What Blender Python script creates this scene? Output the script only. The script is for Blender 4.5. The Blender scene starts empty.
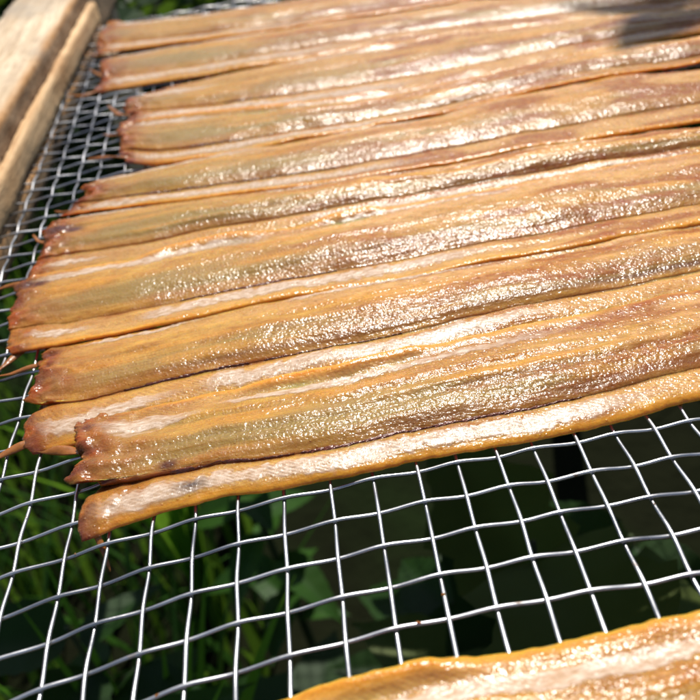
import bpy, bmesh, math, random
import numpy as np
from mathutils import Matrix, Vector

sc = bpy.context.scene
COL = sc.collection
R_ = math.radians
random.seed(7)
RNG = np.random.RandomState(11)

# ------------------------------------------------------------------ camera, sky, sun, exposure
Z0 = 0.75                       # height of the wire mesh above the ground (metres)
cam_d = bpy.data.cameras.new("camera")
cam = bpy.data.objects.new("camera", cam_d)
COL.objects.link(cam)
cam.matrix_world = Matrix(((0.97692, 0.20962, -0.04112, -0.00512),
                           (-0.15902, 0.58510, -0.79521, -0.17614),
                           (-0.14264, 0.78340, 0.60493, Z0 + 0.17438),
                           (0, 0, 0, 1)))
cam_d.lens = 41.4
cam_d.sensor_width = 36.0
cam_d.clip_start = 0.01
cam_d.clip_end = 400.0
cam_d.dof.use_dof = True
cam_d.dof.focus_distance = 0.255
cam_d.dof.aperture_fstop = 14.5
sc.camera = cam

SUN_EL, SUN_AZ = 56.0, 17.0     # degrees; azimuth measured from +Y towards +X
w = bpy.data.worlds.new("World")
sc.world = w
w.use_nodes = True
nt = w.node_tree
bg = nt.nodes["Background"]
sky = nt.nodes.new("ShaderNodeTexSky")
sky.sky_type = 'NISHITA'
sky.sun_disc = False
sky.sun_elevation = R_(SUN_EL)
sky.sun_rotation = R_(SUN_AZ)
nt.links.new(sky.outputs[0], bg.inputs[0])
bg.inputs[1].default_value = 0.08

sd = bpy.data.lights.new("sun", 'SUN')
sd.energy = 4.6
sd.angle = R_(0.55)
sd.color = (1.0, 0.95, 0.87)
sun = bpy.data.objects.new("sun", sd)
COL.objects.link(sun)
SUNV = Vector((math.sin(R_(SUN_AZ)) * math.cos(R_(SUN_EL)), math.cos(R_(SUN_AZ)) * math.cos(R_(SUN_EL)), math.sin(R_(SUN_EL))))
sun.rotation_euler = SUNV.to_track_quat('Z', 'Y').to_euler()
sun.location = SUNV * 5

sc.view_settings.view_transform = 'Standard'
sc.view_settings.look = 'None'
sc.view_settings.exposure = 0.42
sc.view_settings.gamma = 1.0
sc.render.engine = 'CYCLES'
sc.cycles.max_bounces = 8
sc.cycles.diffuse_bounces = 4
sc.cycles.sample_clamp_direct = 0.0
sc.cycles.sample_clamp_indirect = 6.0


# ------------------------------------------------------------------ helpers
def tag(o, label=None, cat=None, group=None, kind=None):
    for k, v in (("label", label), ("category", cat), ("group", group), ("kind", kind)):
        if v:
            o[k] = v
    return o


def empty(name, loc=(0, 0, 0)):
    o = bpy.data.objects.new(name, None)
    COL.objects.link(o)
    o.location = loc
    o.empty_display_size = 0.02
    return o


def link(name, me, mat=None, parent=None):
    o = bpy.data.objects.new(name, me)
    COL.objects.link(o)
    if mat and not me.materials:
        me.materials.append(mat)
    if parent is not None:
        o.parent = parent
    return o


def mesh_np(name, V, quads, smooth=True, extra=None):
    """mesh from an (n,3) array, an (m,4) quad array and a list of extra polygons"""
    me = bpy.data.meshes.new(name)
    V = np.asarray(V, np.float32)
    quads = np.asarray(quads, np.int32).reshape(-1, 4)
    loops = [quads.ravel()]
    starts = [np.arange(len(quads)) * 4]
    tot = [np.full(len(quads), 4)]
    n = len(quads) * 4
    for p in extra or []:
        loops.append(np.asarray(p, np.int32))
        starts.append(np.array([n]))
        tot.append(np.array([len(p)]))
        n += len(p)
    loops = np.concatenate(loops).astype(np.int32)
    starts = np.concatenate(starts).astype(np.int32)
    me.vertices.add(len(V))
    me.vertices.foreach_set("co", V.ravel())
    me.loops.add(len(loops))
    me.loops.foreach_set("vertex_index", loops)
    me.polygons.add(len(starts))
    me.polygons.foreach_set("loop_start", starts)
    me.polygons.foreach_set("use_smooth", np.full(len(starts), smooth, bool))
    me.update(calc_edges=True)
    me.validate()
    return me


TAB = RNG.rand(256, 256).astype(np.float32)


def vn(x, y, seed=0):
    """smooth value noise 0..1"""
    x = np.asarray(x, float) + seed * 17.31
    y = np.asarray(y, float) + seed * 9.73
    xi = np.floor(x).astype(int)
    yi = np.floor(y).astype(int)
    fx = x - xi
    fy = y - yi
    fx = fx * fx * (3 - 2 * fx)
    fy = fy * fy * (3 - 2 * fy)
    a = TAB[xi & 255, yi & 255]
    b = TAB[(xi + 1) & 255, yi & 255]
    c = TAB[xi & 255, (yi + 1) & 255]
    d = TAB[(xi + 1) & 255, (yi + 1) & 255]
    return (a * (1 - fx) + b * fx) * (1 - fy) + (c * (1 - fx) + d * fx) * fy


def sstep(a, b, x):
    t = np.clip((x - a) / (b - a), 0, 1)
    return t * t * (3 - 2 * t)


class NT:
    """small node-tree builder"""

    def __init__(self, name):
        self.m = bpy.data.materials.new(name)
        self.m.use_nodes = True
        self.t = self.m.node_tree
        self.b = self.t.nodes["Principled BSDF"]
        self.out = self.t.nodes["Material Output"]

    def n(self, typ, **kw):
        nd = self.t.nodes.new("ShaderNode" + typ)
        for k, v in kw.items():
            if k.startswith("i_"):
                key = k[2:]
                key = int(key) if key.isdigit() else key.replace("_", " ")
                self.set(nd.inputs[key], v)
            else:
                setattr(nd, k, v)
        return nd

    def set(self, sock, v):
        if hasattr(v, "is_output"):
            self.t.links.new(v, sock)
        else:
            sock.default_value = v

    def p(self, key, v):
        self.set(self.b.inputs[key], v)

    def mix(self, fac, a, b):
        nd = self.n("Mix", data_type='RGBA')
        self.set(nd.inputs[0], fac)
        self.set(nd.inputs[6], a if hasattr(a, "is_output") else (*a, 1))
        self.set(nd.inputs[7], b if hasattr(b, "is_output") else (*b, 1))
        return nd.outputs[2]

    def math(self, op, a, b=None, clamp=False):
        nd = self.n("Math", operation=op, use_clamp=clamp)
        self.set(nd.inputs[0], a)
        if b is not None:
            self.set(nd.inputs[1], b)
        return nd.outputs[0]

    def ramp(self, fac, stops):
        nd = self.n("ValToRGB")
        self.set(nd.inputs[0], fac)
        cr = nd.color_ramp
        while len(cr.elements) < len(stops):
            cr.elements.new(0.5)
        for e, (pos, c) in zip(cr.elements, stops):
            e.position = pos
            e.color = (c, c, c, 1) if isinstance(c, (int, float)) else (*c, 1)
        return nd.outputs[0]

    def coords(self, scale=(1, 1, 1), kind="Object"):
        tc = self.n("TexCoord")
        mp = self.n("Mapping")
        self.t.links.new(tc.outputs[kind], mp.inputs[0])
        mp.inputs[3].default_value = scale
        return mp.outputs[0]

    def noise(self, vec, scale, detail=3, rough=0.55, dist=0.0):
        nd = self.n("TexNoise", i_Scale=scale, i_Detail=detail, i_Roughness=rough, i_Distortion=dist)
        if vec is not None:
            self.t.links.new(vec, nd.inputs["Vector"])
        return nd.outputs[0]

    def bump(self, h, strength, dist, normal=None):
        nd = self.n("Bump", i_Strength=strength, i_Distance=dist)
        self.set(nd.inputs["Height"], h)
        if normal is not None:
            self.set(nd.inputs["Normal"], normal)
        return nd.outputs[0]

    def attr(self, name):
        return self.n("Attribute", attribute_name=name).outputs["Fac"]


# ------------------------------------------------------------------ materials
def mat_flesh():
    m = NT("dried_fish_flesh")
    oli, red, drk, amb, pale = (m.attr(a) for a in ("olive", "red", "dark", "amber", "pale"))
    v = m.coords()
    n1 = m.noise(v, 420, 3)
    n2 = m.noise(m.coords((1, 2.2, 1)), 75, 4, 0.65)
    n3 = m.noise(m.coords((1, 2.2, 1)), 330, 3, 0.6)
    c = m.mix(m.ramp(n2, [(0.3, 0.0), (0.7, 1.0)]), (0.33, 0.138, 0.016), (0.59, 0.335, 0.064))
    c = m.mix(oli, c, m.mix(n3, (0.21, 0.132, 0.030), (0.40, 0.275, 0.085)))
    c = m.mix(pale, c, (0.66, 0.36, 0.15))
    c = m.mix(amb, c, (0.62, 0.27, 0.028))
    c = m.mix(red, c, m.mix(n3, (0.16, 0.028, 0.005), (0.40, 0.105, 0.015)))
    c = m.mix(drk, c, m.mix(n1, (0.030, 0.008, 0.008), (0.11, 0.03, 0.02)))
    c = m.mix(m.ramp(n3, [(0.48, 0.0), (0.72, 0.60)]), c, m.mix(0.6, c, (0.17, 0.065, 0.012)))
    c = m.mix(m.math('MULTIPLY', m.attr("rib"), 0.55), c, m.mix(0.72, c, (0.13, 0.042, 0.006)))
    m.p("Base Color", c)
    m.p("Subsurface Weight", 0.9)
    m.p("Subsurface Radius", (1.0, 0.45, 0.10))
    m.p("Subsurface Scale", 0.0055)
    m.p("Roughness", m.ramp(n1, [(0.3, 0.22), (0.7, 0.40)]))
    m.p("Specular IOR Level", 0.15)
    m.p("Coat Weight", 0.32)
    m.p("Coat Roughness", 0.16)
    g1 = m.noise(v, 520, 2, 0.5)
    g2 = m.noise(v, 1100, 1, 0.5)
    gr = m.attr("grain")
    h = m.math('MULTIPLY', m.math('ADD', m.math('MULTIPLY', g1, 0.5), m.math('MULTIPLY', g2, 0.25)), gr)
    vo = m.n("TexVoronoi", feature='F1', i_Scale=330.0, i_Randomness=1.0)
    m.t.links.new(v, vo.inputs["Vector"])
    drop = m.ramp(vo.outputs["Distance"], [(0.0, 1.0), (0.16, 0.0)])
    fib = m.noise(m.coords((0.07, 1, 0.07)), 900, 2, 0.5)
    h = m.math('ADD', h, m.math('MULTIPLY', drop, 0.45))
    h = m.math('ADD', h, m.math('MULTIPLY', fib, 0.22))
    bp = m.bump(h, 1.0, 0.00075)
    m.p("Normal", bp)
    m.p("Coat Normal", bp)
    return m.m


def mat_lining():
    m = NT("silver_belly_lining")
    v = m.coords()
    n = m.noise(m.coords((1, 3, 1)), 260, 4, 0.65)
    st = m.attr("stria")
    c = m.mix(m.ramp(n, [(0.3, 0.0), (0.7, 1.0)]), (0.84, 0.72, 0.60), (0.60, 0.41, 0.26))
    c = m.mix(m.math('MULTIPLY', st, 0.55), c, (0.42, 0.24, 0.115))
    c = m.mix(m.attr("dark"), c, (0.07, 0.06, 0.06))
    m.p("Base Color", c)
    m.p("Roughness", 0.30)
    m.p("Specular IOR Level", 0.42)
    al = m.math('MULTIPLY', m.attr("cover"), m.ramp(n, [(0.25, 1.0), (0.75, 0.40)]), clamp=True)
    m.p("Alpha", al)
    g = m.noise(m.coords((1.6, 1, 1)), 640, 2)
    m.p("Normal", m.bump(g, 0.4, 0.0004))
    return m.m


def mat_fin():
    m = NT("dried_fin")
    n = m.noise(m.coords(), 380, 3)
    m.p("Base Color", m.mix(n, (0.36, 0.13, 0.022), (0.19, 0.065, 0.014)))
    m.p("Subsurface Weight", 0.35)
    m.p("Subsurface Radius", (1.0, 0.4, 0.1))
    m.p("Subsurface Scale", 0.002)
    m.p("Roughness", 0.32)
    m.p("Normal", m.bump(n, 0.4, 0.0006))
    return m.m


def mat_seam():
    m = NT("dark_backbone_residue")
    n = m.noise(m.coords(), 700, 3)
    m.p("Base Color", m.mix(n, (0.05, 0.012, 0.008), (0.22, 0.06, 0.028)))
    m.p("Roughness", 0.25)
    m.p("Normal", m.bump(n, 0.8, 0.0006))
    return m.m


def mat_wire():
    m = NT("galvanised_wire")
    v = m.coords()
    n = m.noise(v, 260, 4)
    n2 = m.noise(v, 38, 3)
    rust = m.ramp(m.noise(v, 75, 4, 0.65), [(0.66, 0.0), (0.72, 1.0)])
    c = m.mix(m.ramp(n2, [(0.35, 0.0), (0.65, 1.0)]), (0.30, 0.30, 0.31), (0.62, 0.62, 0.62))
    c = m.mix(rust, c, (0.17, 0.085, 0.035))
    m.p("Base Color", c)
    m.p("Metallic", m.math('SUBTRACT', 0.9, m.math('MULTIPLY', rust, 0.8)))
    m.p("Roughness", m.ramp(n2, [(0.3, 0.24), (0.7, 0.38)]))
    m.p("Normal", m.bump(n, 0.25, 0.0003))
    return m.m


def mat_wood(name, cols, grain=1.0, rough=0.75, side=False):
    m = NT(name)
    v = m.coords((1.0, 0.06, 1.0))
    base = m.noise(v, 150, 5, 0.6, 0.6)
    fine = m.noise(m.coords((1.0, 0.03, 1.0)), 900, 3, 0.6)
    big = m.noise(m.coords((1, 0.35, 1)), 30, 4, 0.6)
    c = m.mix(m.ramp(base, [(0.38, 0.0), (0.60, 1.0)]), cols[0], cols[1])
    c = m.mix(m.ramp(big, [(0.50, 0.0), (0.68, 1.0)]), c, cols[2])
    c = m.mix(m.ramp(fine, [(0.55, 0.0), (0.75, 0.65)]), c, cols[3])
    if side:
        blot = m.noise(m.coords((1, 0.25, 1)), 120, 5, 0.7)
        c = m.mix(m.attr("sawn_face"), c, m.mix(m.ramp(blot, [(0.35, 0.0), (0.65, 1.0)]), (0.13, 0.075, 0.038), (0.36, 0.25, 0.15)))
        ar = m.math('MULTIPLY', m.attr("arris"), m.ramp(big, [(0.3, 0.5), (0.6, 1.3)]), clamp=True)
        c = m.mix(ar, c, (0.42, 0.21, 0.07))
        knot = m.n("TexVoronoi", feature='F1', i_Scale=11.0, i_Randomness=1.0)
        m.t.links.new(m.coords((1.4, 0.7, 0.2)), knot.inputs["Vector"])
        c = m.mix(m.ramp(knot.outputs["Distance"], [(0.10, 0.9), (0.22, 0.0)]), c, (0.22, 0.12, 0.06))
        c = m.mix(m.ramp(m.noise(m.coords((1, 0.5, 1)), 24, 4, 0.6), [(0.55, 0.0), (0.7, 0.55)]), c, (0.27, 0.235, 0.19))
    m.p("Base Color", c)
    m.p("Roughness", rough)
    m.p("Specular IOR Level", 0.3)
    h = m.math('ADD', m.math('MULTIPLY', base, 0.6), m.math('MULTIPLY', fine, 0.4))
    m.p("Normal", m.bump(h, 0.7 * grain, 0.0015))
    return m.m


def mat_leaf(name, c0, c1, trans=0.25):
    m = NT(name)
    n = m.noise(m.coords(), 35, 3)
    oi = m.n("ObjectInfo").outputs["Random"]
    f = m.math('ADD', m.math('MULTIPLY', n, 0.6), m.math('MULTIPLY', oi, 0.4))
    c = m.mix(f, c0, c1)
    m.p("Base Color", c)
    m.p("Roughness", 0.55)
    m.p("Specular IOR Level", 0.2)
    tr = m.n("BsdfTranslucent")
    m.set(tr.inputs[0], m.mix(0.5, c, (0.20, 0.36, 0.03)))
    mx = m.n("MixShader")
    mx.inputs[0].default_value = trans
    m.t.links.new(m.b.outputs[0], mx.inputs[1])
    m.t.links.new(tr.outputs[0], mx.inputs[2])
    m.t.links.new(mx.outputs[0], m.out.inputs[0])
    return m.m


def mat_dark_soil():
    m = NT("shade_dark_soil")
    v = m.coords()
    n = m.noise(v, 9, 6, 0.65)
    c = m.mix(n, (0.004, 0.005, 0.002), (0.010, 0.011, 0.005))  # near-black base colour stands in for the shade on the ground
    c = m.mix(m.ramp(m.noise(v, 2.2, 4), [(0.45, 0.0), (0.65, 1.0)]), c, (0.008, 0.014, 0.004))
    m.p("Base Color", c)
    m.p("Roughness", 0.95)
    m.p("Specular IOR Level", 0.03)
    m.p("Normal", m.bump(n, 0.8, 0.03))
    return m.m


FLESH, LINING, FIN, SEAM, WIRE, SOIL = mat_flesh(), mat_lining(), mat_fin(), mat_seam(), mat_wire(), mat_dark_soil()
WOOD_RAIL = mat_wood("weathered_board", [(0.44, 0.31, 0.18), (0.68, 0.54, 0.37), (0.36, 0.25, 0.155), (0.22, 0.12, 0.055)], side=True)
WOOD_BATTEN = mat_wood("new_batten", [(0.52, 0.32, 0.155), (0.68, 0.46, 0.25), (0.44, 0.25, 0.11), (0.24, 0.125, 0.05)])
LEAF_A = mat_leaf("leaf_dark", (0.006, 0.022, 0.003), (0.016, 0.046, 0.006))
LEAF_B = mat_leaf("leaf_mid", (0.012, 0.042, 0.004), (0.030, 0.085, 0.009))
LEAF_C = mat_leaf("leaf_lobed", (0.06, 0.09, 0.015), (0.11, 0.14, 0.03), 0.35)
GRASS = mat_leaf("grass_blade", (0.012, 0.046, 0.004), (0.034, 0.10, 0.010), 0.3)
STEM = mat_wood("stem_bark", [(0.03, 0.045, 0.012), (0.05, 0.065, 0.02), (0.03, 0.04, 0.012), (0.025, 0.03, 0.01)])

# ------------------------------------------------------------------ ground
def build_ground():
    n = 90
    a = np.linspace(-1, 1, n)
    a = np.sign(a) * np.abs(a) ** 2.6 * 150
    X, Y = np.meshgrid(a, a, indexing='ij')
    r = np.hypot(X, Y)
    Z = (vn(X * 1.7, Y * 1.7, 3) - 0.5) * 0.05 * np.exp(-r / 12) + (vn(X * 0.03, Y * 0.03, 4) - 0.5) * np.clip(r - 8, 0, 90) * 0.02 - 0.02
    V = np.stack([X, Y, Z], -1).reshape(-1, 3)
    i = np.arange(n - 1)
    I, J = np.meshgrid(i, i, indexing='ij')
    q = np.stack([I * n + J, (I + 1) * n + J, (I + 1) * n + J + 1, I * n + J + 1], -1).reshape(-1, 4)
    tag(link("ground", mesh_np("ground", V, q), SOIL), "shade-coloured dark soil and weeds under the drying rack", "ground", kind="structure")


build_ground()

# ------------------------------------------------------------------ drying rack: frame and woven wire
CELL = 0.0127
FA, FB = -0.1547, 0.0381            # inner face line of the batten: x = FA + FB*y
rack = empty("drying_rack", (0, 0.2, 0))
tag(rack, "wire mesh drying rack with a weathered wooden side frame under the fish", "drying rack")


def under_rack(o):
    o.parent = rack
    o.matrix_parent_inverse = Matrix.Translation((0, -0.2, 0))
    return o


def plank(name, x0, x1, y0, y1, z0, z1, mat, jit=0.0006, skew=True, seed=0, ny=120, chip=0.0):
    """a sawn board along y with slightly uneven, rounded arrises; x is an offset from the frame line when skewed"""
    prof = []
    b = min(0.0016, 0.25 * (x1 - x0))
    nx = max(4, int((x1 - x0) / 0.004))
    nz = max(3, int((z1 - z0) / 0.004))
    for k in range(nx + 1):
        prof.append((x0 + b + (x1 - x0 - 2 * b) * k / nx, z1))
    for k in range(nz + 1):
        prof.append((x1, z1 - b - (z1 - z0 - 2 * b) * k / nz))
    for k in range(nx + 1):
        prof.append((x1 - b - (x1 - x0 - 2 * b) * k / nx, z0))
    for k in range(nz + 1):
        prof.append((x0, z0 + b + (z1 - z0 - 2 * b) * k / nz))
    P = np.array(prof)
    m = len(P)
    ys = np.linspace(y0, y1, ny)
    V = np.zeros((ny, m, 3))
    ang = np.arange(m)
    for i, y in enumerate(ys):
        d = (vn(ang * 0.9, y * 220, seed) - 0.5) * 2 * jit + (vn(ang * 0.25, y * 30, seed + 5) - 0.5) * 2.4 * jit
        cx, cz = P[:, 0].mean(), P[:, 1].mean()
        px = P[:, 0] + d * np.sign(P[:, 0] - cx)
        pz = P[:, 1] + d * np.sign(P[:, 1] - cz)
        if chip:      # splintered arris at the inner top edge
            near = np.exp(-((P[:, 0] - x1) ** 2 + (P[:, 1] - z1) ** 2) / 0.004 ** 2)
            k = chip * max(0, vn(y * 60, 0.3, seed + 9) - 0.45) * near
            px -= k
            pz -= k * 0.8
        V[i, :, 0] = px + (FA + FB * y if skew else 0)
        V[i, :, 1] = y
        V[i, :, 2] = pz + Z0
    a = np.arange(ny - 1)
    I, J = np.meshgrid(a, np.arange(m), indexing='ij')
    J2 = (J + 1) % m
    q = np.stack([I * m + J, I * m + J2, (I + 1) * m + J2, (I + 1) * m + J], -1).reshape(-1, 4)
    me = mesh_np(name, V.reshape(-1, 3), q, True, [list(range(m))[::-1], [(ny - 1) * m + j for j in range(m)]])
    sf = ((P[:, 0] > x1 - 1e-6) & (P[:, 1] < z1 - 1e-6)).astype(np.float32)
    ed = np.exp(-((P[:, 0] - x1) ** 2 + (P[:, 1] - z1) ** 2) / 0.0028 ** 2).astype(np.float32)
    me.attributes.new("sawn_face", 'FLOAT', 'POINT').data.foreach_set("value", np.tile(sf, ny))
    me.attributes.new("arris", 'FLOAT', 'POINT').data.foreach_set("value", np.tile(ed, ny))
    o = under_rack(link(name, me, mat))
    return o


tag(plank("side_rail", -0.064, -0.0062, -0.30, 0.86, -0.016, 0.0320, WOOD_RAIL, 0.0007, seed=2, ny=300, chip=0.004), "pale weathered board with a splintered inner edge")
tag(plank("batten", -0.0060, 0.0, -0.28, 0.603, 0.0009, 0.0185, WOOD_BATTEN, 0.0005, seed=3, ny=200), "narrow light brown batten nailed along the board")
plank("lower_rail", -0.0060, -0.0005, -0.28, 0.60, -0.016, -0.0012, WOOD_RAIL, 0.0006, seed=4, ny=60)
# the far side of the frame, to the right of the picture
plank("side_rail", 0.475, 0.530, -0.30, 0.80, -0.016, 0.0300, WOOD_RAIL, 0.0009, seed=6, ny=120, chip=0.008)


def cross_rail(y0, y1, z0, z1, x0, x1, seed):
    n = 40
    xs = np.linspace(x0, x1, n)
    prof = [(y0, z0), (y1, z0), (y1, z1), (y0, z1)]
    V = np.array([[x, a + (vn(x * 40, k, seed) - .5) * 0.001, b + Z0 + (vn(x * 40, k + 7, seed) - .5) * 0.001] for x in xs for k, (a, b) in enumerate(prof)])
    q = [[i * 4 + j, i * 4 + (j + 1) % 4, (i + 1) * 4 + (j + 1) % 4, (i + 1) * 4 + j] for i in range(n - 1) for j in range(4)]
    under_rack(link("cross_rail", mesh_np("cross_rail", V, q, False, [[3, 2, 1, 0], [(n - 1) * 4 + j for j in range(4)]]), WOOD_RAIL))


cross_rail(-0.290, -0.250, -0.046, -0.0168, -0.225, 0.36, 11)
cross_rail(0.560, 0.590, -0.046, -0.0168, -0.195, 0.39, 12)
for lx, ly in ((-0.200, -0.22), (-0.160, 0.775), (0.338, -0.22), (0.377, 0.775)):
    bm = bmesh.new()
    bmesh.ops.create_cube(bm, size=1.0)
    bmesh.ops.scale(bm, vec=(0.036, 0.045, Z0 + 0.034), verts=bm.verts)
    bmesh.ops.translate(bm, vec=(lx, ly, (Z0 - 0.017 - 0.051) / 2), verts=bm.verts)
    bmesh.ops.bevel(bm, geom=list(bm.edges), offset=0.002, segments=2, affect='EDGES')
    me = bpy.data.meshes.new("leg")
    bm.to_mesh(me)
    bm.free()
    under_rack(link("leg", me, WOOD_RAIL))

WU = {-1: .020, 0: -.081, 1: .087, 2: -.006, 3: .009, 4: -.051, 5: -.061, 6: -.04, 7: .053, 8: .035, 9: .073, 10: .023, 11: .004, 12: -.088, 13: -.015, 14: .003, 15: .017, 16: .043}
WV = {-6: .062, -5: .006, -4: -.105, -3: -.077, -2: -.01, -1: .06, 0: .116, 1: -.013, 2: .005, 3: -.01, 4: .005, 5: .001}
CU = [0.2813, 0.1207, -0.3178, -0.6581, 0.1068, -0.1092, -0.4906, 0.3554, -0.1628]
CV = [-0.0913, 0.3077, -0.188, 0.5547, -0.5298, 0.1204, -0.4172, 0.5596, 0.2079]


def node(u, v):
    """crossing point of the (hand-warped) wire cloth, u to the right, v towards the viewer, in cells"""
    fu = np.interp(u, [-6, -2, 17, 24], [0.2, 1, 1, 0])
    fv = np.interp(v, [-18, -7, 6, 14], [0, 1, 1, 0.2])
    x = (np.clip(u, -2, 17) - 8) / 10
    y = np.clip(v, -7, 6) / 6
    B = [1, x, y, x * x, x * y, y * y, x ** 3, x * x * y, x * y * y]
    du = sum(c * b for c, b in zip(CU, B)) * fu * fv
    dv = sum(c * b for c, b in zip(CV, B)) * fu * fv
    iu, iv = int(round(u)), int(round(v))
    du += WU.get(iu, (vn(iu * 3.7, 1.5, 21) - .5) * 0.13) + (vn(iu * 5.1, iv * 3.3, 22) - .5) * 0.04
    dv += WV.get(iv, (vn(iv * 3.7, 8.5, 23) - .5) * 0.13) + (vn(iu * 4.3, iv * 6.1, 24) - .5) * 0.04
    return np.array([(u - 8 + du) * CELL, -(v + dv) * CELL])


def tube(path, r, sides=8):
    P = np.asarray(path)
    T = np.gradient(P, axis=0)
    T /= np.linalg.norm(T, axis=1, keepdims=True)
    up = np.array([0, 0, 1.0])
    S = np.cross(T, up)
    S /= np.linalg.norm(S, axis=1, keepdims=True)
    U = np.cross(S, T)
    a = np.arange(sides) * 2 * np.pi / sides
    V = P[:, None, :] + r * (S[:, None, :] * np.cos(a)[None, :, None] + U[:, None, :] * np.sin(a)[None, :, None])
    n = len(P)
    I, J = np.meshgrid(np.arange(n - 1), np.arange(sides), indexing='ij')
    J2 = (J + 1) % sides
    q = np.stack([I * sides + J, I * sides + J2, (I + 1) * sides + J2, (I + 1) * sides + J], -1).reshape(-1, 4)
    return V.reshape(-1, 3), q


U0, U1, V0, V1 = -6, 37, -46, 13
WR = 0.00059


def wire(nodes, signs):
    N = np.array(nodes)
    pts = []
    sub = 5
    for i in range(len(N) - 1):
        for k in range(sub):
            f = k / sub
            xy = N[i] * (1 - f) + N[i + 1] * f
            g = 0.5 - 0.5 * math.cos(math.pi * f)
            z = (signs[i] * (1 - g) + signs[i + 1] * g) * WR * 1.0
            pts.append((xy[0], xy[1], Z0 + z))
    pts.append((N[-1][0], N[-1][1], Z0 + signs[-1] * WR))
    P = np.array(pts)
    P[1:-1, :2] = P[1:-1, :2] * 0.5 + 0.25 * (P[:-2, :2] + P[2:, :2])
    V, q = tube(P, WR)
    under_rack(link("wire", mesh_np("wire", V, q), WIRE))


GRID = {(u, v): node(u, v) for u in range(U0, U1 + 1) for v in range(V0, V1 + 1)}
for u in range(U0, U1 + 1):
    wire([GRID[u, v] for v in range(V0, V1 + 1)], [(1 if (u + v) % 2 == 0 else -1) for v in range(V0, V1 + 1)])
for v in range(V0, V1 + 1):
    wire([GRID[u, v] for u in range(U0, U1 + 1)], [(1 if (u + v) % 2 else -1) for u in range(U0, U1 + 1)])

# crumbs of dried fish stuck to the wires
def crumbs():
    bm = bmesh.new()
    rnd = random.Random(5)
    for k in range(80):
        u, v = rnd.randint(-3, 17), rnd.randint(-8, 7)
        if k > 55:
            u, v = rnd.randint(-3, 3), rnd.randint(-44, -6)
        p = GRID[u, v]
        if rnd.random() < 0.5:
            q = GRID.get((u + 1, v), p)
        else:
            q = GRID.get((u, v + 1), p)
        f = rnd.random() ** 2 * 0.6
        c = p * (1 - f) + q * f
        s = rnd.uniform(0.00015, 0.0004)
        mtx = Matrix.Translation((c[0] + rnd.uniform(-.0005, .0005), c[1], Z0 + rnd.uniform(-0.0003, 0.0009))) @ Matrix.Rotation(rnd.uniform(0, 6), 4, 'Z') @ Matrix.Diagonal((s * rnd.uniform(1, 3), s, s * 0.7, 1))
        bmesh.ops.create_icosphere(bm, subdivisions=1, radius=1.0, matrix=mtx)
    for vv in bm.verts:
        vv.co += Vector((rnd.uniform(-1, 1), rnd.uniform(-1, 1), rnd.uniform(-1, 1))) * 0.00018
    me = bpy.data.meshes.new("crumbs")
    bm.to_mesh(me)
    bm.free()
    o = under_rack(link("crumbs", me, FIN))
    tag(o, kind="stuff")


crumbs()

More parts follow.
